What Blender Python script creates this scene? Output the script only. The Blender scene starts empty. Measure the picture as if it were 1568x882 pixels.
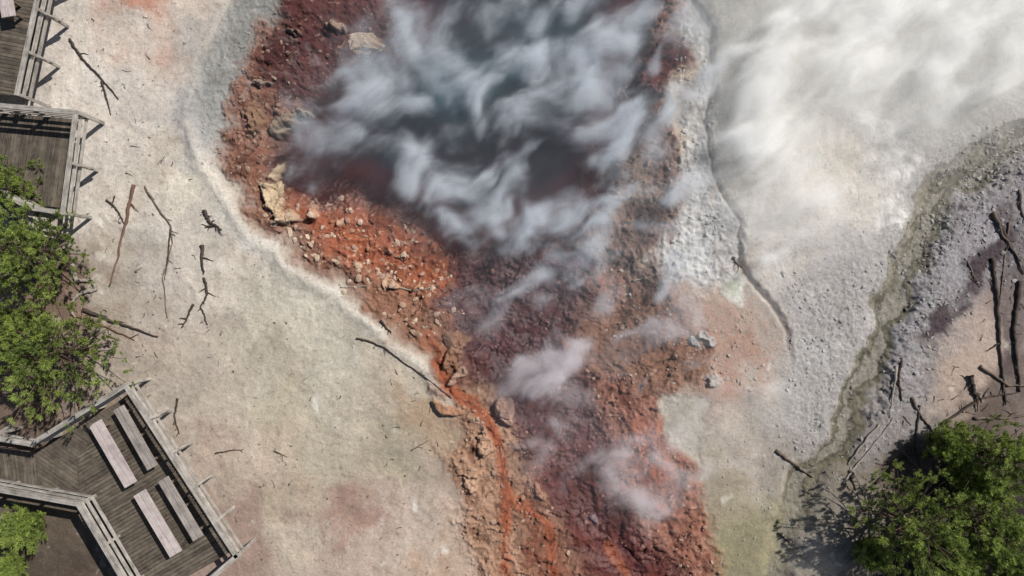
import bpy, math, random
import numpy as np
from mathutils import Vector
random.seed(7); rng=np.random.default_rng(7)
S=40.0; H=1568/S*24/36
def W(px,py,z=0.0):
    k=(H-z)/H
    return ((px-784)/S*k,(441-py)/S*k,z)
def lin(c):
    c=np.asarray(c,dtype=np.float64)/255.0
    return np.where(c<=0.04045,c/12.92,((c+0.055)/1.055)**2.4)
scene=bpy.context.scene
scene.view_settings.view_transform='Standard'
try: scene.view_settings.look='None'
except: pass
# ---------------- noise ----------------
_tabs={}
def perlin(x,y,seed):
    if seed not in _tabs:
        r=np.random.default_rng(seed+100); a=r.random((256,256))*2*np.pi
        _tabs[seed]=(np.cos(a).astype(np.float32),np.sin(a).astype(np.float32))
    gx,gy=_tabs[seed]
    xi=np.floor(x).astype(np.int32); yi=np.floor(y).astype(np.int32)
    fx=(x-xi).astype(np.float32); fy=(y-yi).astype(np.float32)
    u=fx*fx*fx*(fx*(fx*6-15)+10); v=fy*fy*fy*(fy*(fy*6-15)+10)
    x0=xi&255; x1=(xi+1)&255; y0=yi&255; y1=(yi+1)&255
    a=gx[x0,y0]*fx+gy[x0,y0]*fy
    b=gx[x1,y0]*(fx-1)+gy[x1,y0]*fy
    c=gx[x0,y1]*fx+gy[x0,y1]*(fy-1)
    d=gx[x1,y1]*(fx-1)+gy[x1,y1]*(fy-1)
    return ((a*(1-u)+b*u)*(1-v)+(c*(1-u)+d*u)*v)*1.5
def fbm(x,y,wl,octv,seed,gain=0.5,ridge=False):
    s=0;amp=1;tot=0;f=1.0/wl
    for i in range(octv):
        n=perlin(x*f+i*17.3,y*f+i*9.1,seed+i)
        if ridge: n=1-2*np.abs(n)
        s=s+n*amp; tot+=amp; amp*=gain; f*=2.03
    return s/tot
def ss(a,b,x):
    t=np.clip((x-a)/(b-a),0,1); return t*t*(3-2*t)
def seg_dist(x,y,pts,closed,lim=150):
    pts=np.array(pts,dtype=np.float32)
    out=np.full(x.shape,lim,dtype=np.float32)
    m=(x>pts[:,0].min()-lim)&(x<pts[:,0].max()+lim)&(y>pts[:,1].min()-lim)&(y<pts[:,1].max()+lim)
    X=x[m];Y=y[m]; d=np.full(X.shape,1e12,dtype=np.float32); ins=np.zeros(X.shape,bool)
    n=len(pts)
    for i in range(n if closed else n-1):
        a=pts[i];b=pts[(i+1)%n]; e=b-a; L=float(e@e)+1e-9
        t=np.clip(((X-a[0])*e[0]+(Y-a[1])*e[1])/L,0,1)
        d=np.minimum(d,(X-a[0]-t*e[0])**2+(Y-a[1]-t*e[1])**2)
        if closed:
            c=((a[1]>Y)!=(b[1]>Y))
            if abs(e[1])>1e-6: ins^= c&(X<e[0]*(Y-a[1])/e[1]+a[0])
    d=np.minimum(np.sqrt(d),lim)
    if closed:
        out[:]=-lim; out[m]=np.where(ins,d,-d)
    else: out[m]=d
    return out
# ---------------- ground grid ----------------
def axis(lo,hi,step):
    c=list(np.arange(lo,hi+step,step)); a=[];s=step;p=lo
    while p>-60000: s*=1.16; p-=s; a.append(p)
    b=[];s=step;p=c[-1]
    while p<60000: s*=1.16; p+=s; b.append(p)
    return np.array(a[::-1]+c+b,dtype=np.float32)
ax=axis(-90,1658,1.6); ay=axis(-80,962,1.6)
NX,NY=len(ax),len(ay)
PX,PY=np.meshgrid(ax,ay); px=PX.ravel(); py=PY.ravel()
w1=fbm(px,py,70,5,1); w2=fbm(px,py,70,5,11)
qx=px+w1*30; qy=py+w2*30
nA=fbm(px,py,160,6,21); nB=fbm(px,py,40,5,31); nC=fbm(px,py,11,4,41,0.6); nR=fbm(qx,qy,48,5,51,0.55,True)
nD=fbm(px,py,5,2,61,0.7)
def rot(x,y,deg):
    a=math.radians(deg); return x*math.cos(a)+y*math.sin(a), -x*math.sin(a)+y*math.cos(a)
fu,fv=rot(qx,qy,62); nF=fbm(fu/3.0,fv,20,5,71,0.6)
gu,gv=rot(qx,qy,40); nG=fbm(gu/3.5,gv,22,5,81,0.6)
base=[(90,40,206,194,180),(220,10,190,134,108),(180,60,204,190,175),(300,20,200,184,168),(345,60,178,168,157),(400,30,134,133,128),(320,110,164,162,157),
(330,170,166,164,159),(300,200,178,172,166),(160,120,210,200,187),(240,160,200,188,175),(150,220,204,192,180),(240,240,196,184,167),(280,280,210,200,180),
(130,300,198,188,175),(220,340,194,184,171),(300,350,202,190,175),(370,370,218,210,196),(350,420,198,186,169),(430,450,196,187,169),(250,440,188,176,163),(180,450,170,158,143),
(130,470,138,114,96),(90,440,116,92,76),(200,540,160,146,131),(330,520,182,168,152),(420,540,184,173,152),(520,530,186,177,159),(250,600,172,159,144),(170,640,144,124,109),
(330,620,184,170,152),(430,620,184,173,149),(500,600,190,180,161),(590,600,176,163,143),(600,690,168,156,132),(500,700,178,166,143),(400,700,182,164,143),(320,720,176,157,140),
(300,790,156,126,112),(360,830,160,135,121),(430,770,174,156,134),(450,840,190,174,153),(540,780,158,126,110),(560,850,184,163,147),(640,780,182,164,148),(670,850,182,152,127),(600,550,188,174,153),(650,640,170,150,125),
(640,820,184,166,148),(60,600,106,86,72),(60,820,94,82,68),(20,880,76,66,53),(100,880,90,76,63),(230,870,120,98,86),  # dark soil by the left pines, with tree shade painted into the colour
(1100,560,178,148,130),(1120,490,174,146,128),(1180,500,172,158,146),(1150,560,178,158,144),(1120,620,182,166,152),(1190,600,174,168,160),(1150,700,174,162,148),(1120,760,164,150,126),(1130,840,148,138,110),(1180,790,156,146,124),(1200,870,142,133,115),
(1200,430,198,190,180),(1270,470,172,167,164),(1250,560,172,168,164),(1300,420,176,171,167),(1340,380,180,174,168),(1260,640,158,152,146),(1220,700,158,150,140),(1170,330,196,188,175),
(1200,220,196,190,175),(1120,100,150,146,132),(1150,30,165,160,147),(1250,100,205,198,184),(1280,250,206,194,176),(1320,330,208,198,185),(1380,240,184,179,172),(1360,120,194,190,181),(1430,120,184,180,171),(1480,60,180,176,167),(1540,120,174,170,159),(1440,200,170,166,158),(1500,190,156,151,140),(1550,30,178,176,167),
(1400,330,174,170,165),(1420,430,148,144,146),(1390,520,150,146,148),(1450,380,150,146,147),(1500,330,148,140,143),(1560,320,128,119,119),(1540,420,122,110,109),(1480,540,180,158,142),(1470,590,172,149,132),(1530,500,154,136,127),
(1560,560,104,91,84),(1400,620,142,134,129),(1350,670,136,128,121),(1320,740,132,121,106),(1280,790,126,117,103),(1240,850,146,137,127),(1380,720,96,79,68),(1300,860,96,86,76),(1440,700,62,50,42),(1500,640,94,80,71),(1500,760,50,41,34),(1400,860,56,47,40),(1550,800,44,37,31)]  # darkest points under right pines: brown litter plus tree shade painted in
acc=np.zeros((len(px),3),dtype=np.float32); ws=np.zeros(len(px),dtype=np.float32)
bx=px+w1*80; by=py+w2*80
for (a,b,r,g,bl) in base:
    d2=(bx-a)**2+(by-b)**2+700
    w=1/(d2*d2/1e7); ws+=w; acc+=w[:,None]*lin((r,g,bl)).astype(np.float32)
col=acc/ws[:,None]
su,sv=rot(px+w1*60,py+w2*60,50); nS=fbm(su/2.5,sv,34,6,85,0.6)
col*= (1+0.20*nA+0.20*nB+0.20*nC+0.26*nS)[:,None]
t=ss(0.1,0.5,fbm(px,py,120,4,91))[:,None]*0.2
col=col*(1-t)+col*np.array([1.0,0.96,0.84],dtype=np.float32)*t
t=ss(0.05,0.5,fbm(px,py,70,6,95,.6))[:,None]*0.5
col=col*(1-t)+col*np.array([0.90,0.82,0.76],dtype=np.float32)*t
def mix(mask,c,var=0.25,n=None):
    global col
    c=lin(c).astype(np.float32)
    n=nC if n is None else n
    cc=c[None,:]*(1+var*n)[:,None]
    m=np.clip(mask,0,1)[:,None]; col=col*(1-m)+cc*m
def poly(pts,f=8,namp=10,n=None):
    sd=seg_dist(qx,qy,pts,True)
    return ss(-f,f,sd+namp*(nB if n is None else n)+namp*.6*nC)
def line(pts,w,f,wob=0):
    d=seg_dist(px+w1*wob,py+w2*wob,pts,False); return 1-ss(w,w+f,d)
gravel=np.zeros(len(px),dtype=np.float32)
crater=[(470,-300),(440,0),(405,55),(385,100),(352,165),(345,230),(370,290),(395,335),(440,372),(520,432),(590,490),(650,545),(695,610),(685,700),(705,790),(715,882),(720,1100),(1140,1100),(1095,882),(1085,780),(1055,720),(1015,640),(1010,600),(1060,580),(1080,530),(1060,480),(1030,430),(1020,370),(1040,300),(1050,230),(1025,160),(1060,90),(1040,40),(1060,-300)]
sdC=seg_dist(qx,qy,crater,True)
crest=[(375,-60),(350,0),(300,90),(290,190),(325,280),(380,355),(440,405),(510,450),(580,505),(640,555),(690,608)]
dcr=seg_dist(px+w1*12,py+w2*12,crest,False)
slopeP=[(390,-100),(360,0),(308,90),(298,190),(332,278),(388,350),(450,402),(515,446),(585,500),(645,550),(700,612),(760,560),(600,300),(430,0),(450,-100)]
m=poly(slopeP,14,8)
mix(m*ss(260,120,py)*.85,(138,137,131),0.4,nB); mix(m*ss(260,120,py)*ss(.1,.5,nC)*.4,(176,172,164),0.3); gravel=np.maximum(gravel,m*ss(260,120,py)*.8)
mix(m*ss(250,340,py)*0.8,(158,128,106),0.35)
brk=ss(-.5,.3,nB+.6*nC)
mix((1-ss(1,11,dcr))*0.75*ss(150,320,py)*(.35+.65*brk),(228,218,202),0.1)
mix((1-ss(4,40,dcr))*0.25*ss(150,320,py),(214,204,188),0.1)
mix((1-ss(1,6,dcr))*0.45*ss(330,160,py)*(.2+.8*brk),(194,188,176),0.1)
mix(poly([(1040,470),(1120,470),(1190,520),(1170,590),(1100,610),(1020,600)],44,30)*.55*ss(-.5,.3,nC+nB),(150,104,82),.4,nR)
# crater fill
mC=ss(-16,20,sdC+22*nB+12*nC)
mix(mC,(132,92,74),0.45,nR)
mix(mC*ss(0.0,0.5,nG),(96,60,50),0.4)
mix(mC*ss(0.15,0.5,nF)*0.6,(170,132,108),0.3)
m=poly([(400,40),(350,170),(345,240),(400,330),(520,430),(650,545),(700,600),(720,540),(680,450),(520,340),(440,290),(420,200),(480,100)],16,16)
mix(m*0.8,(122,78,60),0.5,nR); mix(m*ss(0.1,0.4,nC)*0.7,(178,148,122),0.3); mix(m*ss(0.1,0.45,nB)*0.5,(86,54,44),0.3)
m=poly([(450,-200),(430,20),(405,70),(400,130),(440,165),(480,180),(560,250),(700,200),(700,-200)],16,18)
mix(m,(80,43,41),0.5,nR); mix(m*ss(0.2,0.5,nB)*0.5,(114,76,66),0.4); mix(m*ss(0.1,0.5,nG)*0.5,(56,32,33),0.4)
ob=poly([(425,285),(470,290),(540,300),(620,335),(680,375),(700,420),(705,455),(650,460),(590,430),(520,390),(455,345)],16,22)
mix(ob*.9,(146,78,50),0.5,nR); mix(ob*ss(0.0,0.4,nG)*0.75,(172,94,54),0.35); mix(ob*ss(0.2,0.45,nC)*0.8,(200,160,128),0.2); mix(ob*ss(.05,.45,-nB)*.65,(100,58,44),.3); mix(ob*ss(.1,.5,nF)*.5,(118,60,40),.3)
m=poly([(540,400),(640,440),(700,470),(690,560),(640,540),(560,470)],16,14)
mix(m*0.6,(144,100,74),0.4,nR)
flow=[(690,390),(780,370),(890,365),(920,400),(905,470),(880,540),(905,600),(940,650),(935,720),(965,790),(1030,850),(1080,900),(1100,1050),(960,1050),(900,870),(840,790),(800,700),(780,625),(735,590),(700,560),(680,480)]
sdF=seg_dist(qx,qy,flow,True); m=ss(-20,22,sdF+30*nB+14*nC)
mix(m,(84,42,43),0.6,nF); mix(m*ss(0.0,0.5,nG)*0.75,(50,27,32),0.5); mix(m*ss(0.25,0.5,nC)*0.6,(138,96,90),0.4); mFlow=m
mix(m*ss(620,700,py)*ss(0.0,0.5,nR)*0.6,(116,56,44),0.4)
m=poly([(930,250),(1000,200),(1045,240),(1040,330),(1010,430),(1060,480),(1000,480),(940,420),(880,370),(930,300)],20,20)
mix(m*0.85,(122,102,92),0.4,nR); mix(m*ss(0,0.4,nB)*0.6,(154,136,120),0.3); mix(m*ss(0,0.4,-nB)*0.7,(88,66,60),0.3)
m=poly([(900,470),(1000,440),(1085,480),(1090,570),(1010,600),(960,590),(900,580)],20,20)*mC
mix(m*0.9,(124,88,68),0.5,nR); mix(m*ss(0.1,0.5,nC)*0.6,(92,60,46),0.4); mix(m*ss(0.1,0.5,nG)*0.5,(158,124,100),0.4)
m=poly([(905,590),(1000,600),(1030,670),(1070,740),(1092,860),(1110,1050),(1050,1050),(1030,860),(970,790),(940,720),(945,650)],18,26)
mix(m*.95,(144,94,74),0.45,nR); mix(m*ss(-0.1,0.4,nF),(120,66,50),0.4); mix(m*ss(0.15,0.5,nC)*0.6,(194,152,130),0.3); mix(m*ss(.1,.5,nG)*.5,(86,48,43),.4)
mix(poly([(975,640),(1020,650),(1035,720),(1010,760),(960,700)],18,18)*0.7,(178,104,76),0.3)
m=poly([(700,600),(740,600),(790,660),(800,720),(850,800),(900,882),(940,1050),(715,1050),(712,800),(690,700)],12,16)
mix(m,(160,122,96),0.4,nR); mix(m*ss(0.0,0.45,nF)*0.85,(124,80,60),0.4); mix(m*ss(0.15,0.5,nC)*0.55,(200,172,148),0.2)
mix(poly([(620,600),(680,620),(690,720),(660,690),(610,650)],18,16)*0.6,(156,128,100),0.4,nR)
mix(poly([(680,760),(720,770),(725,1000),(700,1000)],12,12)*0.7,(194,168,146),0.3)
mix(poly([(800,740),(850,800),(900,890),(950,1050),(850,1050),(810,880)],14,18)*0.8,(130,74,54),0.5,nF)
for L,w in [([(655,520),(690,585),(722,625),(752,665),(768,705),(778,770),(772,830),(776,890),(780,1000)],5),([(700,600),(735,640),(760,680)],4),([(790,770),(830,800),(850,860),(870,1000)],2),([(930,840),(960,890),(990,1000)],4)]:
    k=ss(-.8,.2,nB+.7*nC); mix(line(L,w,9,20)*.85*k,(172,92,52),0.4); mix(line(L,w*0.3,4,20)*0.7*k,(138,66,38),0.3)
mix(poly([(990,80),(1030,35),(1062,65),(1062,115),(1020,142),(970,140),(985,115)],8,8),(88,38,36),0.5,nR)
mix(poly([(1020,130),(1050,100),(1070,60),(1085,80),(1075,200),(1060,240),(1040,230),(1030,180)],8,10)*0.85,(208,188,162),0.25)
rim=[(1045,35),(1075,55),(1088,120),(1078,200),(1092,280),(1130,345),(1132,395),(1105,425),(1060,435),(1010,410),(1030,340),(1062,290),(1050,235),(1060,150),(1068,90)]
sdR=seg_dist(qx,qy,rim,True); m=ss(-14,16,sdR+24*nB+12*nC)
mix(m*.92,(212,210,206),0.3,nC); mix(m*ss(0.0,0.4,nR)*0.5,(168,164,160),0.3); mix(m*ss(0.1,0.45,nB)*0.5,(160,142,126),0.3); mRim=m; gravel=np.maximum(gravel,m*0.5)
m=poly([(1100,425),(1130,415),(1152,440),(1140,465),(1112,462)],5,8); mix(m,(212,209,196),0.1)
mix(poly([(1112,432),(1134,430),(1138,450),(1118,452)],6,6)*0.6,(186,190,158),0.2)
m=poly([(1012,590),(1040,595),(1085,608),(1090,660),(1075,720),(1045,690),(1018,640)],8,9); mix(m*.9,(174,168,154),0.08); mGp=m
m=poly([(1200,420),(1330,400),(1400,300),(1440,230),(1500,180),(1620,160),(1620,240),(1460,300),(1370,470),(1310,620),(1230,720),(1190,640),(1225,540)],34,34)
mix(m*0.5,(158,153,149),0.5,nD); gravel=np.maximum(gravel,m)
m=poly([(1400,360),(1480,300),(1650,240),(1650,420),(1500,430),(1440,560),(1380,680),(1310,700),(1350,600),(1380,480)],24,24)
mix(m*0.6,(142,137,139),0.5,nD); gravel=np.maximum(gravel,m)
mix(gravel*ss(.05,.45,nS)*.6,(124,116,112),.3); mix(gravel*ss(.05,.45,-nS)*.4,(194,190,186),.3)
for L,w in [([(1325,90),(1345,170),(1352,260),(1358,350)],2),([(1310,200),(1330,260),(1352,340)],2),([(1270,30),(1330,110),(1380,190),(1385,260)],3),([(1352,170),(1380,280),(1372,330)],2)]:
    mix(line(L,w,12,60)*0.8*ss(-0.3,0.4,nB),(232,228,220),0.1)
stream=[(1800,190),(1640,205),(1568,222),(1505,250),(1440,310),(1400,390),(1362,480),(1332,570),(1305,640),(1262,715),(1215,790),(1190,860),(1160,1000)]
dS=seg_dist(px+w1*34,py+w2*34,stream,False)
mS=1-ss(8,32,dS+20*nB+8*nC)
tr_=ss(700,820,py)
mix(mS*(.8-.5*tr_),(124,118,100),0.5,nB); mix((1-ss(2,9,np.abs(dS-15+16*nB)))*0.65*(1-.7*tr_),(98,93,66),0.5)
mix((1-ss(3,12,dS+16*nB))*0.6*(1-.6*tr_),(142,136,122),0.6,nC)
mix((1-ss(1,4,np.abs(dS-9+20*nB)))*0.6*(1-.8*tr_),(62,58,46),0.4)
d2_=seg_dist(px+w1*30,py+w2*30,[(1800,160),(1600,185),(1510,215),(1440,270),(1395,340),(1370,420)],False)
mix((1-ss(5,20,d2_))*0.7,(134,127,108),0.6,nC); mix((1-ss(1,5,np.abs(d2_-10+12*nB)))*.5,(98,90,70),.4)
bank=1-ss(6,22,seg_dist(px+w1*20,py+w2*20,[(1700,250),(1560,262),(1480,315),(1440,370),(1402,470),(1370,570),(1340,640)],False)+10*nB)
mix(bank*ss(-.2,.4,nC)*.55,(96,88,82),.4)
gravel=np.maximum(gravel,mS*.9)
m=line([(1540,360),(1495,400),(1482,450),(1450,490),(1428,535)],6,14,40); mix(m*ss(-0.5,0.2,nB+0.2)*.9,(64,48,54),0.4)
m=line([(1545,330),(1560,420),(1540,560)],12,24,50); mix(m*0.6,(78,66,67),0.4)
mix(poly([(1490,480),(1530,500),(1500,590),(1450,640),(1420,630),(1450,560)],14,16)*0.7,(180,158,142),0.2)
mix(poly([(1100,780),(1180,760),(1210,820),(1150,882),(1100,882)],24,34)*0.5,(136,128,90),0.3)
crk=[(1040,-60),(1062,5),(1090,48),(1094,120),(1082,200),(1100,285),(1136,345),(1130,400),(1160,440),(1188,468),(1208,510),(1222,600)]
dK=seg_dist(px+w1*14,py+w2*14,crk,False)
mix((1-ss(1.0,4.0,dK))*0.75*ss(600,450,py)*ss(-.5,-.1,nC+.25),(58,58,58),0.2)
mix((1-ss(3,22,dK))*0.4*ss(180,60,py),(70,76,78),0.2)
flat=(1-mC)*(1-gravel)
mix(flat*ss(0.34,0.6,fbm(px,py,34,4,111))*0.5,(222,214,200),0.1)
mix(flat*ss(0.26,0.5,fbm(px,py,9,3,121,0.7))*0.5,(122,102,88),0.2)
mix(flat*ss(0.3,0.6,fbm(px,py,60,5,131,0.6))*0.4,(144,118,102),0.2)
mix(flat*ss(0.84,0.96,fbm(px+w1*40,py+w2*40,60,4,133,.5,True))*.45,(124,106,92),.2)
for (a,b,r) in [(484,620,8),(640,775,9),(680,835,7),(378,368,14)]:
    mix(ss(r*1.4,r*0.3,np.hypot(qx-a,qy-b))*0.5,(235,230,220),0.1)
rid=fbm(qx,qy,30,3,141,0.5,True); fis=ss(0.72,0.9,rid)
mix(fis*mC*0.45,(56,36,31),0.2)
fis2=ss(0.80,0.93,fbm(qx,qy,55,4,145,0.5,True))
mix(fis2*mC*(1-mFlow)*0.5,(196,164,140),0.2)
pool=[(415,245),(440,195),(480,160),(530,105),(570,50),(600,0),(620,-260),(1000,-260),(1005,0),(990,40),(980,90),(970,130),(1000,155),(955,215),(945,260),(920,310),(860,358),(800,380),(730,392),(670,382),(615,335),(540,302),(480,300),(425,292)]
sdP=seg_dist(qx,qy,pool,True)
shore=ss(-22,0,sdP+10*nB)
mix(shore*.85*(1-ob*.6),(62,30,29),.5,nR)
wet=np.clip(np.maximum(shore,mFlow*ss(-.2,.3,nG+.15)),0,1)
lum=(col@np.array([.3,.55,.15],dtype=np.float32))[:,None]
sat=(.14*(1-mC)+.12*mC)[:,None]
col=lum*sat+col*(1-sat)
col*=(1.0-0.12*mC)[:,None]
h=np.zeros(len(px),dtype=np.float32)
h+=0.05*nA+0.035*nB+0.018*nC+0.03*nS
h+=-0.42*ss(-5,110,sdC)*ss(900,500,py)-0.25*ss(-5,60,sdF)
h+=-1.2*ss(-26,40,sdP)
h+=0.12*np.exp(-(dcr/15)**2)*ss(50,250,py)
h+=mC*(0.18*nR+0.12*nB+0.07*nC+0.03*nD)
h+=mC*(-0.10*fis+0.05*fis2)
h+=mFlow*0.06*nF
h+=gravel*(0.04*nC+0.03*nD)
h+=-0.28*(1-ss(6,40,dS))+0.04*mRim+mRim*(0.09*nC+.08*nB)+.10*bank*nC
h-=0.11*(1-ss(1,8,dK))*ss(600,450,py)
h-=mGp*0.06
h+=0.6*ss(1500,9000,np.hypot(px-784,py-441))*nA*4
def lump(a,b,rx,ry,ang,z,c,var=0.3):
    global h
    u,v=rot(qx-a,qy-b,ang); r=np.sqrt((u/rx)**2+(v/ry)**2)+0.5*nB+0.45*nC
    k=ss(1.05,0.75,r); h+=k*(z+0.12*nC+0.10*nR); mix(k*0.85,c,var)
for L in [(388,178,18,22,10,.2,(130,102,80)),(436,186,32,15,-15,.25,(138,124,108)),(470,172,16,7,0,.2,(156,144,126)),(418,262,9,18,10,.2,(192,170,142)),(420,300,13,26,-20,.22,(202,180,148)),(436,330,16,14,0,.2,(192,166,138)),(476,320,8,14,0,.2,(190,150,122)),
 (508,34,18,7,0,.2,(156,134,118)),(450,58,14,6,0,.15,(140,116,102)),(408,122,10,7,0,.15,(146,132,118)),(694,530,13,36,4,.25,(140,104,82)),(776,632,17,24,10,.3,(178,144,126)),(735,680,10,22,-25,.2,(180,146,122)),(680,615,26,9,35,.15,(164,118,90)),(1072,530,14,10,0,.15,(166,164,162)),(1085,575,16,12,0,.1,(176,168,162)),(1028,300,14,30,0,.1,(140,120,106)),(700,575,6,12,0,.15,(166,136,118)),(960,330,10,6,0,.1,(130,104,88)),(560,60,26,14,0,.12,(146,120,102)),
 (600,430,9,6,0,.12,(190,156,130)),(545,400,7,10,20,.12,(196,164,138)),(640,440,12,5,-20,.1,(186,140,110)),(520,330,7,5,0,.1,(196,158,132)),(600,375,8,5,10,.1,(190,150,124)),(850,690,8,5,30,.1,(140,96,90)),(905,800,9,6,30,.12,(150,130,130)),(720,740,8,16,10,.12,(186,152,128)),(830,760,7,12,-30,.1,(170,130,108))]:
    lump(*L)
col=np.clip(col,0.004,0.8)
def mk_mesh(name,v,quads=None,tris=None,smooth=True):
    me=bpy.data.meshes.new(name); v=np.asarray(v,dtype=np.float32)
    f=quads if quads is not None else tris; k=4 if quads is not None else 3
    f=np.asarray(f,dtype=np.int32)
    me.vertices.add(len(v)); me.vertices.foreach_set('co',v.ravel())
    me.loops.add(len(f)*k); me.loops.foreach_set('vertex_index',f.ravel())
    me.polygons.add(len(f)); me.polygons.foreach_set('loop_start',np.arange(0,len(f)*k,k,dtype=np.int32))
    me.polygons.foreach_set('use_smooth',np.full(len(f),smooth))
    me.update(calc_edges=True); me.validate()
    return me
def attr_col(me,name,c):
    a=me.attributes.new(name,'FLOAT_COLOR','POINT')
    c4=np.ones((len(c),4),dtype=np.float32); c4[:,:3]=c; a.data.foreach_set('color',c4.ravel())
def attr_f(me,name,c):
    a=me.attributes.new(name,'FLOAT','POINT'); a.data.foreach_set('value',np.asarray(c,dtype=np.float32))
def attr_v(me,name,c):
    a=me.attributes.new(name,'FLOAT_VECTOR','POINT'); a.data.foreach_set('vector',np.asarray(c,dtype=np.float32).ravel())
def add(name,me,mat=None,parent=None):
    o=bpy.data.objects.new(name,me); scene.collection.objects.link(o)
    if mat and me: me.materials.append(mat)
    if parent: o.parent=parent
    return o
def grid_faces(nx,ny):
    i=np.arange(nx*ny).reshape(ny,nx)
    return np.stack([i[1:,:-1],i[1:,1:],i[:-1,1:],i[:-1,:-1]],-1).reshape(-1,4)
# ---------------- material helpers ----------------
def newmat(name):
    m=bpy.data.materials.new(name); m.use_nodes=True; nt=m.node_tree
    return m,nt,nt.nodes['Principled BSDF'],nt.nodes['Material Output']
def N(nt,t,**k):
    n=nt.nodes.new(t)
    for a,b in k.items(): setattr(n,a,b)
    return n
def noise(nt,vec,scale,detail=4,rough=0.6):
    n=N(nt,'ShaderNodeTexNoise'); n.inputs['Scale'].default_value=scale; n.inputs['Detail'].default_value=detail; n.inputs['Roughness'].default_value=rough
    nt.links.new(vec,n.inputs['Vector']); return n.outputs['Fac']
def mrange(nt,f,a,b,c,d):
    n=N(nt,'ShaderNodeMapRange'); 
    for i,v in zip((1,2,3,4),(a,b,c,d)): n.inputs[i].default_value=v
    nt.links.new(f,n.inputs[0]); return n.outputs[0]
def math_(nt,op,a,b):
    n=N(nt,'ShaderNodeMath',operation=op)
    for i,v in enumerate((a,b)):
        if isinstance(v,(int,float)): n.inputs[i].default_value=v
        else: nt.links.new(v,n.inputs[i])
    return n.outputs[0]
def mulc(nt,c,f):
    n=N(nt,'ShaderNodeVectorMath',operation='SCALE'); nt.links.new(c,n.inputs[0]); nt.links.new(f,n.inputs['Scale']); return n.outputs[0]
def bump(nt,hgt,strength,dist):
    b=N(nt,'ShaderNodeBump'); b.inputs['Strength'].default_value=strength; b.inputs['Distance'].default_value=dist
    nt.links.new(hgt,b.inputs['Height']); return b.outputs[0]
gm,nt,bs,_=newmat('mineral_ground')
at=N(nt,'ShaderNodeAttribute',attribute_name='Col'); ag=N(nt,'ShaderNodeAttribute',attribute_name='gravel'); ar=N(nt,'ShaderNodeAttribute',attribute_name='rug'); aw=N(nt,'ShaderNodeAttribute',attribute_name='wet')
tc=N(nt,'ShaderNodeTexCoord').outputs['Object']
n1=noise(nt,tc,9,6,0.7); n2=noise(nt,tc,34,4,0.7)
f1=mrange(nt,n1,0.25,0.75,0.82,1.18)
f2=mrange(nt,n2,0.3,0.7,-0.5,0.5)
amp=math_(nt,'ADD',math_(nt,'MULTIPLY',ag.outputs['Fac'],0.6),math_(nt,'ADD',math_(nt,'MULTIPLY',ar.outputs['Fac'],0.55),0.3))
f2=math_(nt,'ADD',math_(nt,'MULTIPLY',f2,amp),1.0)
c=mulc(nt,mulc(nt,at.outputs['Color'],f1),f2)
nt.links.new(c,bs.inputs['Base Color']); nt.links.new(mrange(nt,aw.outputs['Fac'],0,1,.9,.3),bs.inputs['Roughness']); nt.links.new(mrange(nt,aw.outputs['Fac'],0,1,.25,.55),bs.inputs['Specular IOR Level'])
hh=math_(nt,'ADD',math_(nt,'MULTIPLY',n2,0.6),n1)
nt.links.new(bump(nt,hh,0.6,0.06),bs.inputs['Normal'])
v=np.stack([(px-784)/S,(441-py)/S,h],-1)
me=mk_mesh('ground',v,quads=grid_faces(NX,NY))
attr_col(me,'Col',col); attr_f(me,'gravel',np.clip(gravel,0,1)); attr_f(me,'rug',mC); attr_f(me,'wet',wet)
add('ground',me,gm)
Hg=h.reshape(NY,NX); Cg=col.reshape(NY,NX,3)
def samp(x,y):
    i=np.clip(np.searchsorted(ax,x),0,NX-1); j=np.clip(np.searchsorted(ay,y),0,NY-1); return j,i
def gz(x,y):
    j,i=samp(x,y); return float(Hg[j,i])
# ---------------- water ----------------
wl=-0.78
gx_=np.arange(370,1050,4.0); gy_=np.arange(-260,430,4.0)
A,B=np.meshgrid(gx_,gy_); a=A.ravel().astype(np.float32); b=B.ravel().astype(np.float32)
ww1=fbm(a,b,70,5,1); ww2=fbm(a,b,70,5,11)
sd=seg_dist(a+ww1*30,b+ww2*30,pool,True)
n=fbm(a,b,70,6,201,.6)
dark=lin((32,26,30)); teal=lin((32,64,74)); mar=lin((74,26,26))
te=np.clip(np.exp(-(((a-690)/110)**2+((b-125)/55)**2))*1.0+np.exp(-(((a-860)/110)**2+((b-40)/60)**2))*0.55+0.3*n,0,1)[:,None]
ed=ss(95,20,sd+35*n)[:,None]
c=dark*(1-te)+teal*te; c=c*(1-ed)+mar*ed; c=c*(1+.6*n)[:,None]
al=ss(-12,70,sd+30*n)*0.93
wm,nt,bs,out=newmat('spring_water')
at=N(nt,'ShaderNodeAttribute',attribute_name='Col'); aa=N(nt,'ShaderNodeAttribute',attribute_name='alpha')
nt.links.new(at.outputs['Color'],bs.inputs['Base Color']); nt.links.new(math_(nt,'ADD',aa.outputs['Fac'],0.05),bs.inputs['Alpha']); bs.inputs['Roughness'].default_value=0.12
tc=N(nt,'ShaderNodeTexCoord').outputs['Object']
nt.links.new(bump(nt,noise(nt,tc,5,3,0.5),0.15,0.03),bs.inputs['Normal'])
fq=grid_faces(len(gx_),len(gy_)); keep=(sd[fq]>-32).any(1)
me=mk_mesh('hot_spring_water',np.stack([(a-784)/S,(441-b)/S,np.full(len(a),wl)],-1),quads=fq[keep]); attr_col(me,'Col',c); attr_f(me,'alpha',al)
add('hot_spring_water',me,wm)
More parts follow.
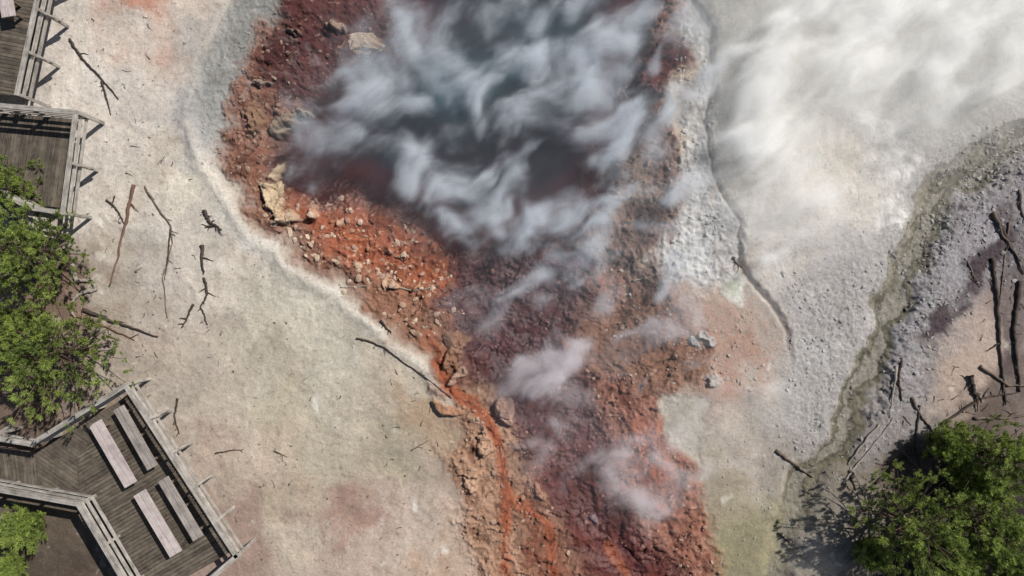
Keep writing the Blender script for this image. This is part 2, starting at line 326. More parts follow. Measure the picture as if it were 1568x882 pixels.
# ---------------- pebbles ----------------
ico_v=[];t=(1+5**.5)/2
for s1 in(-1,1):
    for s2 in(-t,t): ico_v+=[(s1,s2,0),(0,s1,s2),(s2,0,s1)]
ico_v=np.array(ico_v)/math.hypot(1,t)
from itertools import combinations
dd=lambda i,j:np.linalg.norm(ico_v[i]-ico_v[j])
E=1.06; ico_f=[]
for i,j,k in combinations(range(12),3):
    if dd(i,j)<E+.02 and dd(j,k)<E+.02 and dd(i,k)<E+.02:
        nn=np.cross(ico_v[j]-ico_v[i],ico_v[k]-ico_v[i])
        ico_f.append((i,j,k) if nn@ico_v[i]>0 else (i,k,j))
ico_f=np.array(ico_f)
def stones(name,regions,mat):
    VV=[];FF=[];CC=[];o=0
    for (pts,cnt,smin,smax,chip,amt) in regions:
        P=np.array(pts); lo=P.min(0);hi=P.max(0)
        cx=rng.uniform(lo[0],hi[0],cnt*4).astype(np.float32); cy=rng.uniform(lo[1],hi[1],cnt*4).astype(np.float32)
        ok=seg_dist(cx,cy,pts,True)+30*fbm(cx,cy,50,3,301)>0
        ok&=rng.random(len(cx))<ss(-0.4,0.5,fbm(cx,cy,40,3,311)+0.1)
        cx=cx[ok][:cnt];cy=cy[ok][:cnt]
        chip=lin(chip)*.85
        for x,y in zip(cx,cy):
            s=smin+(smax-smin)*rng.random()**5
            s/=S; ang=rng.random()*6.28; sc=np.array([s,s*rng.uniform(.45,.9),s*rng.uniform(.3,.6)])
            vv=ico_v*(1+rng.uniform(-.3,.3,(12,1)))*sc
            ca,sa=math.cos(ang),math.sin(ang)
            vv=np.stack([vv[:,0]*ca-vv[:,1]*sa,vv[:,0]*sa+vv[:,1]*ca,vv[:,2]],-1)
            j,i=samp(x,y)
            k=amt*rng.random(); g=Cg[j,i]*rng.uniform(.75,1.2)
            vv+=np.array([(x-784)/S,(441-y)/S,Hg[j,i]+sc[2]*.2])
            VV.append(vv);FF.append(ico_f+o);o+=12;CC.append(np.repeat((g*(1-k)+chip*k)[None],12,0))
    me=mk_mesh(name,np.concatenate(VV),tris=np.concatenate(FF),smooth=False); attr_col(me,'Col',np.clip(np.concatenate(CC),0,.8)); add(name,me,mat)
sm,nt,bs,_=newmat('stone')
at=N(nt,'ShaderNodeAttribute',attribute_name='Col'); tc=N(nt,'ShaderNodeTexCoord').outputs['Object']
nt.links.new(mulc(nt,at.outputs['Color'],mrange(nt,noise(nt,tc,30,4,.7),.25,.75,.65,1.3)),bs.inputs['Base Color']); bs.inputs['Roughness'].default_value=.9
nt.links.new(bump(nt,noise(nt,tc,22,5,.75),.8,.05),bs.inputs['Normal'])
stones('loose_stones',[
 ([(440,300),(600,330),(700,420),(720,480),(640,520),(520,430),(400,340)],750,1.0,7.0,(226,200,174),1),
 ([(400,40),(350,170),(345,260),(440,350),(480,330),(420,220),(470,100)],480,1.0,5.5,(182,156,134),.9),
 ([(440,0),(600,0),(520,150),(420,150)],160,1.0,5,(160,130,115),.7),
 (flow,560,1.0,4.5,(184,138,126),.85),
 ([(700,600),(800,650),(900,882),(715,882)],480,1.0,5,(204,172,148),.95),
 ([(900,580),(1020,640),(1100,882),(1000,882),(930,700)],380,1.0,4.5,(204,170,146),.85),
 ([(930,400),(1060,470),(1190,480),(1180,600),(1090,600),(920,590)],520,1.0,4.2,(204,188,176),.9),
 ([(1040,40),(1090,60),(1090,280),(1135,390),(1060,430),(1020,400)],380,1.0,4.5,(225,222,218),.9),
 ([(1200,420),(1400,330),(1600,180),(1600,260),(1370,470),(1300,640),(1230,720),(1190,600)],2400,.7,3.6,(206,202,200),.8),
 ([(1400,360),(1480,300),(1600,240),(1600,420),(1480,450),(1380,680),(1250,760),(1350,600)],2200,.7,4.6,(196,192,190),.8),
 ([(1400,330),(1440,250),(1520,190),(1600,170),(1600,250),(1500,290),(1430,360)],1000,.7,4.2,(196,192,184),.8),
 ([(430,0),(350,60),(300,200),(340,250),(400,80)],600,.7,2.8,(180,178,172),.8),
 ([(60,0),(300,0),(300,300),(600,540),(700,882),(350,882),(100,400)],520,.8,2.8,(90,72,60),.9),
 ([(1100,600),(1300,700),(1220,882),(1100,882)],300,.8,3,(200,192,182),.8)],sm)
def boulder(name,x,y,r,c,sq=(1,1,.6),seed=0):
    import bmesh
    bm=bmesh.new(); bmesh.ops.create_icosphere(bm,subdivisions=5,radius=1)
    V=np.array([v.co[:] for v in bm.verts],dtype=np.float32)
    n=fbm(V[:,0]*10+V[:,2]*7+seed*5,V[:,1]*10-V[:,2]*6,7,6,400+seed,.7)
    rg=np.random.default_rng(seed+3)
    for _ in range(16):
        d=rg.normal(size=3); d/=np.linalg.norm(d); k=V@d; c0=rg.uniform(.55,.85); V=V-np.clip(k-c0,0,None)[:,None]*d
    V=V*(1+.42*n[:,None])*np.array(sq)*r/S
    z=gz(x,y)
    for v,q in zip(bm.verts,V): v.co=q
    me=bpy.data.meshes.new(name); bm.to_mesh(me); bm.free()
    attr_col(me,'Col',np.repeat(lin(c)[None],len(me.vertices),0)*(.9+.8*n)[:,None])
    o=add(name,me,sm); o.location=((x-784)/S,(441-y)/S,z-.05); o.rotation_euler=(0,0,seed*.9)
for i,(x,y,r,c,sq) in [(0,(556,58,29,(190,166,142),(1,.8,.45))),(3,(776,626,15,(172,138,122),(.9,1.2,.4))),(4,(692,520,13,(140,106,86),(.9,1.5,.4))),(5,(476,316,9,(192,154,130),(.7,1.2,.5))),(6,(1064,524,9,(166,164,162),(1.3,.7,.4))),(7,(515,676,4,(104,88,76),(1,1,.5))),(8,(514,300,7,(206,180,160),(1,1,.5))),(10,(420,290,14,(204,182,150),(.7,1.5,.45)))]:
    boulder('boulder',x,y,r,c,sq,i)
# ---------------- wood ----------------
def woodmat(name,c1,c2,vs=(1.2,26,26),rnd=.35):
    m,nt,bs,_=newmat(name)
    al=N(nt,'ShaderNodeAttribute',attribute_name='lc'); mp=N(nt,'ShaderNodeMapping'); mp.inputs['Scale'].default_value=vs
    nt.links.new(al.outputs['Vector'],mp.inputs['Vector'])
    geo=N(nt,'ShaderNodeNewGeometry'); 
    n1=noise(nt,mp.outputs[0],1.0,5,.7); tc=N(nt,'ShaderNodeTexCoord').outputs['Object']; n2=noise(nt,tc,2.5,4,.7)
    f=math_(nt,'ADD',math_(nt,'MULTIPLY',n1,.6),math_(nt,'ADD',math_(nt,'MULTIPLY',n2,.5),-.05))
    f=mrange(nt,f,.35,.7,0,1)
    mx=N(nt,'ShaderNodeMix',data_type='RGBA'); nt.links.new(f,mx.inputs[0])
    mx.inputs[6].default_value=(*lin(c1),1); mx.inputs[7].default_value=(*lin(c2),1)
    r=mrange(nt,geo.outputs['Random Per Island'],0,1,1-rnd,1+rnd)
    nt.links.new(mulc(nt,mx.outputs[2],r),bs.inputs['Base Color']); bs.inputs['Roughness'].default_value=.85
    nt.links.new(bump(nt,n1,.6,.01),bs.inputs['Normal'])
    return m
deckM=woodmat('weathered_deck_wood',(50,44,38),(124,112,97),rnd=.25)
railM=woodmat('weathered_rail_wood',(104,98,90),(204,197,187),rnd=.15)
benchM=woodmat('bench_wood',(148,134,130),(216,204,198),rnd=.08)
bench2M=woodmat('grey_bench_wood',(112,104,98),(182,172,164),rnd=.1)
logM=woodmat('dead_wood',(66,54,46),(132,116,102),rnd=.35,vs=(3,30,30))
darkM=woodmat('dark_dead_wood',(36,29,25),(84,70,60),rnd=.3,vs=(3,30,30))
redM=woodmat('reddish_dead_wood',(80,56,46),(134,104,88),rnd=.2,vs=(3,30,30))
paleM=woodmat('bleached_dead_wood',(116,108,98),(180,170,158),rnd=.2,vs=(3,30,30))
class MB:
    def __init__(s): s.v=[];s.f=[];s.l=[]
    def box(s,p0,p1,w,t,side=None,ext=0):
        p0=Vector(p0);p1=Vector(p1); d=(p1-p0); L=d.length; d.normalize(); p0=p0-d*ext; L+=2*ext
        if side is None:
            side=Vector((0,0,1)).cross(d)
            if side.length<1e-3: side=Vector((1,0,0))
        side=Vector(side).normalized(); up=d.cross(side).normalized(); o=len(s.v); r=random.random()*50
        for a in(0,L):
            for b,c in((-w/2,-t/2),(w/2,-t/2),(w/2,t/2),(-w/2,t/2)):
                s.v.append(tuple(p0+d*a+side*b+up*c)); s.l.append((a+r,b+r*.37,c))
        for q in((0,3,2,1),(4,5,6,7),(0,1,5,4),(1,2,6,5),(2,3,7,6),(3,0,4,7)): s.f.append([o+i for i in q])
    def prism(s,pts,z0,z1,d):
        o=len(s.v);n=len(pts); d=Vector((d[0],d[1])).normalized(); r=random.random()*50
        for z in(z0,z1):
            for p in pts:
                s.v.append((p[0],p[1],z)); s.l.append((p[0]*d.x+p[1]*d.y+r,-p[0]*d.y+p[1]*d.x+r,z))
        s.f.append([o+n+i for i in range(n)]); s.f.append([o+n-1-i for i in range(n)])
        for i in range(n): s.f.append([o+i,o+(i+1)%n,o+n+(i+1)%n,o+n+i])
    def obj(s,name,mat,parent=None):
        me=bpy.data.meshes.new(name); me.from_pydata(s.v,[],s.f); me.update(); attr_v(me,'lc',np.array(s.l)); 
        import bmesh
        bm=bmesh.new();bm.from_mesh(me);bmesh.ops.recalc_face_normals(bm,faces=bm.faces);bm.to_mesh(me);bm.free()
        return add(name,me,mat,parent)
def clip(poly,n,c):
    out=[]
    for i in range(len(poly)):
        a=poly[i];b=poly[(i+1)%len(poly)]; da=a[0]*n[0]+a[1]*n[1]-c; db=b[0]*n[0]+b[1]*n[1]-c
        if da>=0: out.append(a)
        if (da>=0)!=(db>=0):
            t=da/(da-db); out.append((a[0]+(b[0]-a[0])*t,a[1]+(b[1]-a[1])*t))
    return out
ZD=0.62
def deck(mb,under,ppx,dpx,z=ZD,pw=0.14):
    P=[W(a,b,z)[:2] for a,b in ppx]; d=Vector((dpx[0],-dpx[1])).normalized(); n=(-d.y,d.x)
    ts=[p[0]*n[0]+p[1]*n[1] for p in P]; t=min(ts)
    while t<max(ts):
        q=clip(P,n,t+.007); q=clip(q,(-n[0],-n[1]),-(t+pw-.007)) if len(q)>2 else q
        if len(q)>2: mb.prism(q,z-.04,z+random.uniform(-.003,.003),d)
        t+=pw
    c=Vector((sum(p[0] for p in P)/len(P),sum(p[1] for p in P)/len(P)))
    for i in range(len(P)):
        a=Vector(P[i]);b=Vector(P[(i+1)%len(P)]); a=a+(c-a).normalized()*.12; b=b+(c-b).normalized()*.12
        under.box((a.x,a.y,z-.14),(b.x,b.y,z-.14),.05,.16)
        under.box((a.x,a.y,-.3),(a.x,a.y,z-.05),.14,.14)
def rail(mb,pts,z=ZD,hgt=1.02,post=1.6,cap=.17):
    Q=[Vector(W(a,b,z+hgt)[:2]) for a,b in pts]
    for i in range(len(Q)-1):
        a=Q[i];b=Q[i+1];L=(b-a).length;d=(b-a).normalized(); n=max(1,round(L/post)); sd=Vector((-d.y,d.x))
        mb.box((a.x,a.y,z+hgt+.002*i),(b.x,b.y,z+hgt+.002*i),cap,.045,ext=.05)
        for zz_ in (.30,.62):
            o=sd*.055; mb.box((a.x+o.x,a.y+o.y,z+zz_),(b.x+o.x,b.y+o.y,z+zz_),.04,.14)
        o=sd*.052; mb.box((a.x+o.x,a.y+o.y,z+hgt-.12),(b.x+o.x,b.y+o.y,z+hgt-.12),.038,.12)
        for k in range(n+1):
            p=a.lerp(b,k/n) - sd*.02
            mb.box((p.x,p.y,-.2),(p.x,p.y,z+hgt-.03),.1,.1,side=(d.x,d.y,0))
            if 0<k<n:
                mb.box((p.x,p.y,z-.1),(p.x-sd.x*.2,p.y-sd.y*.2,z-.1),.09,.09)
                mb.box((p.x-sd.x*.19,p.y-sd.y*.19,z-.06),(p.x,p.y,z+.6),.05,.08)
bw=bpy.data.objects.new('viewing_platform',None); scene.collection.objects.link(bw)
m1=MB();m2=MB()
deck(m1,m2,[(118,700),(196,606),(352,846),(190,935)],(156,-92))
deck(m1,m2,[(118,700),(190,935),(122,772)],(156,-92))
deck(m1,m2,[(55,692),(195.5,606.5),(117.5,700.5),(121,771),(58,757)],(90,60))
deck(m1,m2,[(-150,672),(54,692),(57,757),(-150,715)],(10,100))
m1.obj('deck_planks',deckM,bw); m2.obj('deck_frame',logM,bw)
mr=MB(); rail(mr,[(362,852),(192,590),(48,680),(-150,648)])
mr.obj('wooden_railing',railM)
mr=MB(); rail(mr,[(-150,722),(-2,750),(120,772),(196,900)])
mr.obj('wooden_railing',railM)
mr=MB(); rail(mr,[(300,905),(362,852)],post=1.4)
mr.obj('wooden_railing',railM)
bw=bpy.data.objects.new('viewing_platform',None); scene.collection.objects.link(bw)
m1=MB();m2=MB()
deck(m1,m2,[(-150,160),(112,182),(92,318),(40,312),(-150,230)],(-14,100))
m1.obj('deck_planks',deckM,bw); m2.obj('deck_frame',logM,bw)
mr=MB(); rail(mr,[(96,326),(116,172),(-150,148)])
mr.obj('wooden_railing',railM)
mr=MB(); rail(mr,[(-60,262),(46,318),(96,326)])
mr.obj('wooden_railing',railM)
bw=bpy.data.objects.new('boardwalk',None); scene.collection.objects.link(bw)
m1=MB();m2=MB()
deck(m1,m2,[(-150,-120),(80,-120),(24,146),(-150,134)],(100,18),z=ZD+.12)
m1.obj('deck_planks',deckM,bw); m2.obj('deck_frame',logM,bw)
mr=MB(); rail(mr,[(26,144),(82,-120)],z=ZD+.12)
mr.obj('wooden_railing',railM)
def bench(x0,y0,x1,y1,z=ZD,w=.50,mat=None):
    e=bpy.data.objects.new('bench',None); scene.collection.objects.link(e)
    a=Vector(W(x0,y0,z+.45)[:2]);b=Vector(W(x1,y1,z+.45)[:2]);d=(b-a).normalized();s=Vector((-d.y,d.x)); L=(b-a).length
    mb=MB()
    for k in (-1,1):
        o=s*(w/4+.004)*k; mb.box((a.x+o.x,a.y+o.y,z+.46),(b.x+o.x,b.y+o.y,z+.46),w/2-.012,.06)
    mb.obj('seat',mat or benchM,e); ml=MB()
    for t in(.1,.5,.9):
        p=a+d*L*t
        for k in(-1,1):
            q=p+s*w*.36*k; ml.box((q.x,q.y,z),(q.x,q.y,z+.35),.09,.09,side=(d.x,d.y,0))
        q0=p-s*w*.44;q1=p+s*w*.44; ml.box((q0.x,q0.y,z+.39),(q1.x,q1.y,z+.39),.09,.075)
    ml.obj('legs',logM,e)
bench(146,647,201,742);bench(182,624,234,716,mat=bench2M,w=.42);bench(214,754,270,848);bench(250,733,304,824,mat=bench2M,w=.42);bench(6,-20,14,26,z=ZD+.12)
# ---------------- branches / logs ----------------
def limb_mesh(V,F,Lc,pts,r0,r1,n=7,wob=.35):
    P=[Vector(p) for p in pts]; Q=[]
    for i in range(len(P)-1):
        k=max(3,int((P[i+1]-P[i]).length/.13))
        for j in range(k): Q.append(P[i].lerp(P[i+1],j/k))
    Q.append(P[-1]); m=len(Q); o=len(V); acc=random.random()*40; sm_=Vector((0,0,0))
    for i,q in enumerate(Q):
        t=i/(m-1); r=(r0*(1-t)+r1*t)*random.uniform(.85,1.2)
        d=(Q[min(i+1,m-1)]-Q[max(i-1,0)]).normalized(); s=d.cross(Vector((0,0,1)))
        if s.length<.05: s=Vector((1,0,0))
        s.normalize(); u=s.cross(d).normalized()
        sm_=sm_*.7+Vector((random.gauss(0,1),random.gauss(0,1),0))*r0*wob*.6
        if i: acc+=(Q[i]-Q[i-1]).length
        c=q+(sm_ if 0<i<m-1 else Vector((0,0,0)))
        for k in range(n):
            a=k*6.2832/n; rr=r*random.uniform(.85,1.15); V.append(tuple(c+s*math.cos(a)*rr+u*math.sin(a)*rr)); Lc.append((acc,math.cos(a)*.1,math.sin(a)*.1))
    for i in range(m-1):
        for k in range(n):
            F.append((o+i*n+k,o+i*n+(k+1)%n,o+(i+1)*n+(k+1)%n,o+(i+1)*n+k))
    F.append(tuple(o+k for k in range(n))[::-1]); F.append(tuple(o+(m-1)*n+k for k in range(n)))
def fin(name,V,F,Lc,mat,parent=None):
    me=bpy.data.meshes.new(name); me.from_pydata(V,[],F); me.update(); attr_v(me,'lc',np.array(Lc)); me.polygons.foreach_set('use_smooth',[True]*len(F)); return add(name,me,mat,parent)
def stick(pts,rpx,mat,name='fallen_branch',tw=3,taper=.35):
    V=[];F=[];Lc=[]; r=rpx/S
    P=[]
    for i in range(len(pts)-1):
        for k in range(4):
            x=pts[i][0]+(pts[i+1][0]-pts[i][0])*k/4;y=pts[i][1]+(pts[i+1][1]-pts[i][1])*k/4
            P.append(((x-784)/S,(441-y)/S,gz(x,y)+r*.7))
    x,y=pts[-1]; P.append(((x-784)/S,(441-y)/S,gz(x,y)+r*.7))
    limb_mesh(V,F,Lc,P,r,r*taper)
    for i in range(tw):
        t=random.uniform(.2,.95)*(len(P)-1);k=int(t);a=Vector(P[k]).lerp(Vector(P[min(k+1,len(P)-1)]),t-k)
        d=(Vector(P[min(k+1,len(P)-1)])-Vector(P[k])); d.z=0; d.normalize(); an=random.choice((-1,1))*random.uniform(.5,1.3)
        d=Vector((d.x*math.cos(an)-d.y*math.sin(an),d.x*math.sin(an)+d.y*math.cos(an),random.uniform(0,.2)))
        L=random.uniform(.06,.24)*min(1.6,r*16+.3); b=a+d*L; c=b+(d+Vector((random.gauss(0,.4),random.gauss(0,.4),-.2)))*L*.6
        limb_mesh(V,F,Lc,[a,b,c],r*.4,r*.12,5)
    fin(name,V,F,Lc,mat)
D,G_,R_,P_=darkM,logM,redM,paleM
for pts,r,m,nm,tw in [
 ([(107,60),(128,92),(158,124),(182,152)],2.4,D,'fallen_branch',2),([(156,124),(164,150),(170,176)],2,D,'fallen_branch',1),
 ([(206,283),(192,345),(168,438)],3.2,R_,'fallen_log',1),([(163,306),(180,322),(192,345)],2.0,D,'fallen_branch',2),([(176,300),(172,318)],1.5,D,'fallen_branch',0),
 ([(222,285),(242,318),(262,345),(264,372),(250,425),(257,487)],1.8,G_,'tree_root',4),([(262,350),(256,400),(252,430)],1.4,D,'tree_root',2),
 ([(312,322),(322,340),(340,352)],3.2,D,'tree_root',4),([(326,345),(314,348)],2.5,D,'tree_root',2),
 ([(309,375),(312,420)],3.2,D,'fallen_branch',1),([(312,425),(318,450),(308,470),(318,497)],2.2,D,'tree_root',4),([(297,466),(278,502)],2.6,D,'fallen_branch',2),
 ([(112,404),(118,432),(142,428),(148,442),(120,452),(108,470),(118,485)],4,P_,'tree_root',3),([(105,455),(112,480),(130,490)],3,R_,'tree_root',2),
 ([(128,474),(180,494),(243,515)],3.4,D,'fallen_log',0),([(130,485),(170,503),(207,521)],2.4,R_,'fallen_branch',1),
 ([(272,610),(268,636),(275,664)],2,D,'fallen_branch',3),([(330,694),(352,690),(373,688)],1.5,D,'fallen_branch',1),
 ([(584,490),(600,510)],2.4,D,'fallen_branch',2),([(546,518),(570,524),(592,534),(620,556),(655,580),(692,609)],1.9,D,'fallen_branch',3),
 ([(1188,690),(1215,708),(1249,733)],3.2,G_,'fallen_log',0),([(1205,700),(1235,722)],1.6,P_,'fallen_branch',0),
 ([(1380,548),(1374,580),(1380,614)],2.8,D,'fallen_log',1),([(1372,560),(1362,640)],2.4,P_,'fallen_branch',1),([(1395,608),(1412,640),(1432,664)],2.8,G_,'fallen_log',1),
 ([(1345,650),(1318,684),(1300,712)],2.2,P_,'fallen_branch',1),([(1520,325),(1535,360),(1562,400)],4,G_,'fallen_log',1),([(1530,345),(1568,420)],3,D,'fallen_log',1),
 ([(1518,395),(1526,470),(1532,560),(1538,620)],3.6,D,'fallen_log',2),([(1484,575),(1488,600),(1500,616)],5,D,'tree_stump_debris',3),([(1490,640),(1540,640),(1600,633)],2.8,G_,'fallen_log',1),
 ([(1560,430),(1552,500),(1560,600)],4.2,D,'fallen_log',2),([(1500,560),(1540,590),(1600,590)],3,G_,'fallen_log',1),([(1440,650),(1500,610),(1560,600)],2.6,D,'fallen_branch',2),
 ([(1408,620),(1400,680),(1410,720)],2.0,D,'fallen_branch',2),([(1340,740),(1380,700),(1440,690)],2.6,D,'fallen_log',2),([(1300,800),(1350,760),(1400,752)],2.2,G_,'fallen_branch',2),([(1225,850),(1262,880)],1.6,D,'fallen_branch',1),([(1195,820),(1225,842)],1.4,D,'fallen_branch',1),
 ([(1120,395),(1138,410)],3,D,'fallen_branch',2),([(970,430),(1010,420)],1.5,P_,'fallen_branch',1),([(600,436),(630,446),(660,440),(690,420)],1.4,P_,'fallen_branch',3),([(522,440),(560,438),(592,418)],1.4,P_,'fallen_branch',2),
 ([(630,690),(660,672)],1.2,G_,'fallen_branch',1),([(420,690),(440,700)],1.2,D,'fallen_branch',1),([(60,40),(48,70)],2.5,D,'fallen_branch',1),
 ([(1300,720),(1310,750)],2,D,'fallen_branch',1),([(1480,400),(1500,440)],1.6,G_,'fallen_branch',1),([(1470,690),(1480,760)],3,D,'fallen_log',1),([(1560,290),(1568,340)],3,G_,'fallen_log',1),
 ([(1290,740),(1330,690),(1368,640)],2.0,P_,'fallen_branch',1),([(1380,690),(1420,730)],2.4,G_,'fallen_branch',1),([(1545,340),(1530,460)],2,G_,'fallen_branch',1)]:
    stick(pts,r*.85,m,nm,tw)
V=[];F=[];Lc=[]
for (x0,y0,x1,y1,n_) in [(130,200,340,560,34),(240,560,680,860,22),(560,560,680,720,14),(1240,600,1568,880,130),(1400,330,1568,620,50),(100,20,300,200,10),(900,400,1080,560,8),(1,430,240,660,46)]:
    for i in range(n_):
        x=random.uniform(x0,x1);y=random.uniform(y0,y1);L=random.uniform(3,12)/S*(1.5 if x>1200 else 1);a=random.random()*6.28
        p=Vector(((x-784)/S,(441-y)/S,gz(x,y)+.02)); d=Vector((math.cos(a),math.sin(a),0))
        limb_mesh(V,F,Lc,[p,p+d*L*.5,p+d*L+Vector((random.gauss(0,.05),random.gauss(0,.05),.01))],random.uniform(.3,.8)/S,.005,4)
fin('scattered_twigs',V,F,Lc,darkM)
# ---------------- trees ----------------
def leafmat(name,c1,c2):
    m,nt,bs,out=newmat(name)
    geo=N(nt,'ShaderNodeNewGeometry'); tc=N(nt,'ShaderNodeTexCoord').outputs['Object']
    at=N(nt,'ShaderNodeAttribute',attribute_name='tip')
    f=math_(nt,'ADD',math_(nt,'MULTIPLY',at.outputs['Fac'],.75),math_(nt,'MULTIPLY',noise(nt,tc,2.2,3,.6),.5)); f=mrange(nt,f,.35,.9,0,1)
    mx=N(nt,'ShaderNodeMix',data_type='RGBA'); nt.links.new(f,mx.inputs[0]); mx.inputs[6].default_value=(*c1,1); mx.inputs[7].default_value=(*c2,1)
    c=mulc(nt,mx.outputs[2],mrange(nt,geo.outputs['Random Per Island'],0,1,.65,1.3))
    nt.links.new(c,bs.inputs['Base Color']); bs.inputs['Roughness'].default_value=.5
    tr=N(nt,'ShaderNodeBsdfTranslucent'); nt.links.new(c,tr.inputs['Color']); ms=N(nt,'ShaderNodeMixShader'); ms.inputs[0].default_value=.3
    nt.links.new(bs.outputs[0],ms.inputs[1]); nt.links.new(tr.outputs[0],ms.inputs[2]); nt.links.new(ms.outputs[0],out.inputs['Surface'])
    return m
leafM=leafmat('pine_needles',(.035,.06,.015),(.40,.50,.11))
barkM=woodmat('pine_bark',(60,46,38),(110,90,74),vs=(4,20,20))
def pine(x,y,rpx,hgt,name='pine_tree',dens=1.0,seed=0):
    random.seed(seed+50); rg=np.random.default_rng(seed+50)
    zc=hgt*.6; bxw=W(x,y,zc); R=rpx*1.12/S*(H-zc)/H
    e=bpy.data.objects.new(name,None); scene.collection.objects.link(e)
    ipx=bxw[0]*S+784; ipy=441-bxw[1]*S; z0=gz(ipx,ipy)-.05
    V=[];F=[];Lc=[]; base=Vector((bxw[0],bxw[1],z0))
    limb_mesh(V,F,Lc,[base,base+Vector((.05,.03,hgt*.5)),base+Vector((0,.05,hgt*.96))],.035*hgt,.012,9,.1)
    tips=[];dirs=[];tv=[]
    lob=[(rg.random()*6.28,rg.uniform(.25,.6)) for _ in range(5)]
    nb=int(54*dens)
    for b in range(nb):
        t=.12+.86*(b+rg.random()*.6)/nb; a=b*2.39996+rg.normal()*.25
        prof=math.sqrt(max(.02,1-((t-.25)/.78)**2)) if t>.25 else .75+t
        L=R*prof*rg.uniform(.6,1.18)
        for la,ls in lob: L*=1-ls*.6*math.exp(-((math.sin((a-la)/2))/.22)**2)
        L=max(L,.12); s=base+Vector((0,0,hgt*t)); d=Vector((math.cos(a),math.sin(a),0)); up=.12+.55*t
        p1=s+d*L*.5+Vector((0,0,L*up*.35)); p2=s+d*L+Vector((0,0,L*up))
        limb_mesh(V,F,Lc,[s,p1,p2],.012*hgt*(1-t*.6),.006,5,.2)
        for q in range(5):
            u0=1-.17*q; c0=s.lerp(p1,u0*2) if u0<.5 else p1.lerp(p2,u0*2-1)
            off=Vector((-d.y,d.x,0))*(0 if q==0 else (1 if q%2 else -1)*L*.26*(1.15-u0+.3)*rg.uniform(.6,1.3))
            cc=c0+off+Vector((0,0,rg.uniform(0,.10)))
            k=int(rg.integers(4,9))
            for j in range(k):
                o=Vector((rg.normal()*.07,rg.normal()*.07,abs(rg.normal())*.06))
                dd_=(d*.7+o*5+off*.6+Vector((0,0,.7))).normalized()
                tips.append((cc+o)[:]);dirs.append(dd_[:]);tv.append((.20+.75*u0)*rg.uniform(.75,1.1)*(.65+.4*t) if t>.2 else .4*u0)
    fin('trunk_and_limbs',V,F,Lc,barkM,e)
    T=np.array(tips);Dn=np.array(dirs);tv=np.array(tv); n=len(T); K=34
    rd=rg.normal(size=(n,K,3)); rd/=np.linalg.norm(rd,axis=2,keepdims=True)
    nd=rd*.8+Dn[:,None,:]*.8; nd/=np.linalg.norm(nd,axis=2,keepdims=True)
    st=T[:,None,:]+Dn[:,None,:]*rg.uniform(-.09,.07,(n,K,1))
    ln=rg.uniform(.06,.12,(n,K,1)); sd_=np.cross(nd,rg.normal(size=(n,K,3))); sd_/=np.linalg.norm(sd_,axis=2,keepdims=True)
    wd=.009
    vv=np.stack([st-sd_*wd,st+sd_*wd,st+nd*ln],2).reshape(-1,3)
    ff=np.arange(len(vv)).reshape(-1,3)
    me=mk_mesh('needles',vv,tris=ff,smooth=False)
    attr_f(me,'tip',np.repeat(tv,K*3)*np.tile([.7,.7,1.1],n*K)); add('needles',me,leafM,e)
pines=[(40,385,84,2.9),(8,290,48,2.2),(82,542,102,3.2),(10,505,60,2.4),(40,805,32,1.1),(18,868,20,.8),(1398,808,84,3.0),(1453,680,34,1.6),(1530,700,70,2.8),(1520,812,70,2.6),(1460,860,48,2.0),(1562,870,60,2.6),(1330,850,26,1.2),(1490,740,34,1.6)]
for i,(x,y,r,hg) in enumerate(pines): pine(x,y,r,hg,seed=i,dens=1.0 if r>50 else .6)
# ---------------- steam ----------------
blobs=[(690,70,120,70,.80),(860,50,150,80,.92),(960,190,85,50,.95),(800,170,150,60,.78),(590,140,90,60,.78),(490,215,80,50,.68),(680,280,110,55,.82),(840,330,110,60,.84),(750,350,100,45,.76),(950,60,50,60,.7),(620,30,60,40,.66),
(890,430,110,45,.74),(1010,490,75,45,.84),(860,555,110,42,.76),(760,465,70,34,.70),(910,675,100,55,.74),(1005,735,80,55,.80),(1150,630,90,50,.55),(1050,440,50,50,.55),(980,290,80,70,.62),(840,620,60,60,.45),
(1290,20,190,140,.99),(1450,10,170,100,.85),(1190,190,95,140,.9),(1230,330,110,90,.7),(1420,140,110,70,.5),(1560,70,90,70,.55),(1120,60,50,90,.45),(1260,870,60,30,.45)]
stm,nt,bs,out=newmat('steam')
nt.nodes.remove(bs); at=N(nt,'ShaderNodeAttribute',attribute_name='alpha'); tr=N(nt,'ShaderNodeBsdfTransparent'); df=N(nt,'ShaderNodeBsdfDiffuse'); tl=N(nt,'ShaderNodeBsdfTranslucent')
ac=N(nt,'ShaderNodeAttribute',attribute_name='Col')
nt.links.new(ac.outputs['Color'],df.inputs['Color']);nt.links.new(ac.outputs['Color'],tl.inputs['Color'])
m1_=N(nt,'ShaderNodeMixShader'); m1_.inputs[0].default_value=.25; nt.links.new(df.outputs[0],m1_.inputs[1]);nt.links.new(tl.outputs[0],m1_.inputs[2])
m2_=N(nt,'ShaderNodeMixShader'); nt.links.new(at.outputs['Fac'],m2_.inputs[0]); nt.links.new(tr.outputs[0],m2_.inputs[1]); nt.links.new(m1_.outputs[0],m2_.inputs[2]); nt.links.new(m2_.outputs[0],out.inputs['Surface'])
gx_=np.arange(330,1760,4.0); gy_=np.arange(-200,920,4.0); A,B=np.meshgrid(gx_,gy_)
x=A.ravel().astype(np.float32); y=B.ravel().astype(np.float32)
VV=[];FF=[];AA=[];CC=[];o=0
fq=grid_faces(len(gx_),len(gy_))
wa0=fbm(x,y,110,3,500,.5); wb0=fbm(x,y,110,3,520,.5)
kk=(H-.9)/H
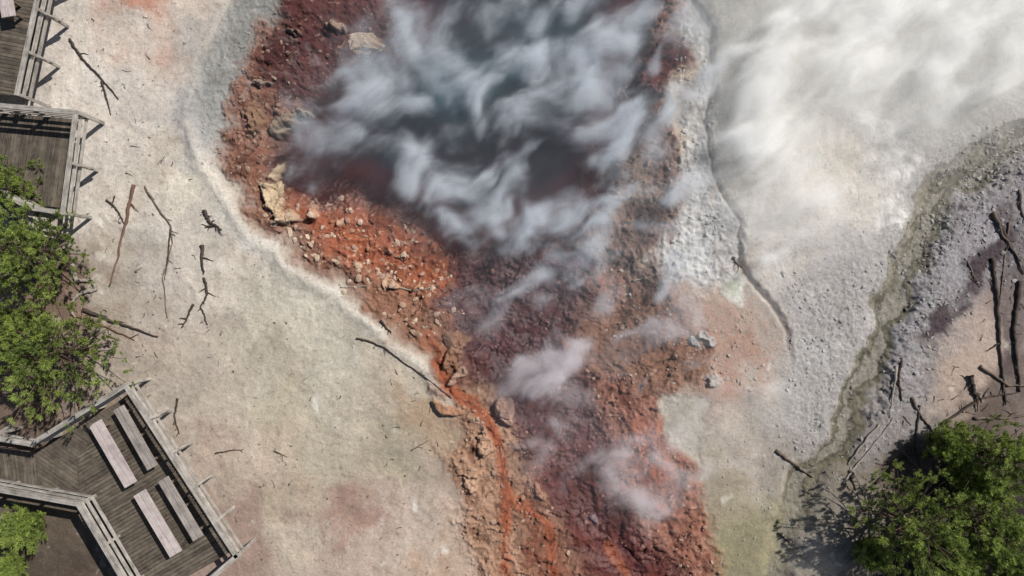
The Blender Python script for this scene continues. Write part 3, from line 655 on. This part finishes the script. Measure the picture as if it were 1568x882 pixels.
for k,z in enumerate((.45,.9,1.35)):
    wa=wa0+.3*fbm(x,y,90,3,530+k); wb=wb0+.3*fbm(x,y,90,3,536+k)
    X=x+wa*36; Y=y+wb*36
    u,v_=rot(X,Y,-33)
    n_=.78*fbm(u/1.5,v_,60,6,540,.52)+.32*fbm(u/2.2,v_,24,4,560,.5)+.38*fbm(u/1.3,v_,44,5,550+k*7,.52)
    cov=np.ones(len(x),dtype=np.float32)
    for (a,b,rx,ry,s) in blobs:
        U,Vv=rot((x+wa*50)-a,(y+wb*50)-b,-25 if x is not None and b>400 else 0)
        cov*=1-s*np.exp(-((U/rx)**2+(Vv/ry)**2)*.75)
    cov=1-cov
    R8=ss(1020,1220,x)
    t=n_*(1.15-.30*R8)+.49-(1-cov)*.9
    al=ss(0.0,1.05,t)**1.15*.60*ss(0,.12,cov)
    al=al+cov*(.04+.17*R8*ss(440,160,y))
    al=np.clip(al,0,.8)*ss(330,420,x)*ss(1750,1640,x)*ss(-195,-100,y)*ss(915,860,y)
    VV.append(np.stack([(x-784)/S*kk,(441-y)/S*kk,z+.10*wa+.08*n_],-1)); keep=(al[fq]>.004).any(1); FF.append(fq[keep]+o); o+=len(x); AA.append(al)
    wr=ss(980,1200,x)[:,None]; lo_=ss(380,560,y)[:,None]
    CC.append((np.array([.60,.645,.70])*(1-lo_)+np.array([.68,.63,.655])*lo_)*(1-wr)+np.array([.95,.94,.91])*wr)
me=mk_mesh('steam',np.concatenate(VV),quads=np.concatenate(FF)); attr_f(me,'alpha',np.concatenate(AA)); attr_col(me,'Col',np.concatenate(CC)); add('steam',me,stm)
# ---------------- light / camera ----------------
el=math.radians(45); az=math.atan2(.78,.62)
sd_=Vector((math.sin(az)*math.cos(el),math.cos(az)*math.cos(el),math.sin(el)))
sun=bpy.data.lights.new('sun','SUN'); sun.energy=4.7; sun.angle=math.radians(.5); sun.color=(1,.97,.925)
so=bpy.data.objects.new('sun',sun); scene.collection.objects.link(so); so.rotation_euler=sd_.to_track_quat('Z','Y').to_euler()
w=bpy.data.worlds.new('World'); scene.world=w; w.use_nodes=True; nt=w.node_tree
sk=nt.nodes.new('ShaderNodeTexSky'); sk.sky_type='NISHITA'; sk.sun_disc=False; sk.sun_elevation=el; sk.sun_rotation=az
nt.links.new(sk.outputs[0],nt.nodes['Background'].inputs[0]); nt.nodes['Background'].inputs[1].default_value=.055
cam=bpy.data.cameras.new('camera'); cam.lens=24; cam.sensor_width=36; cam.clip_end=5000
co=bpy.data.objects.new('camera',cam); scene.collection.objects.link(co); co.location=(0,0,H); scene.camera=co
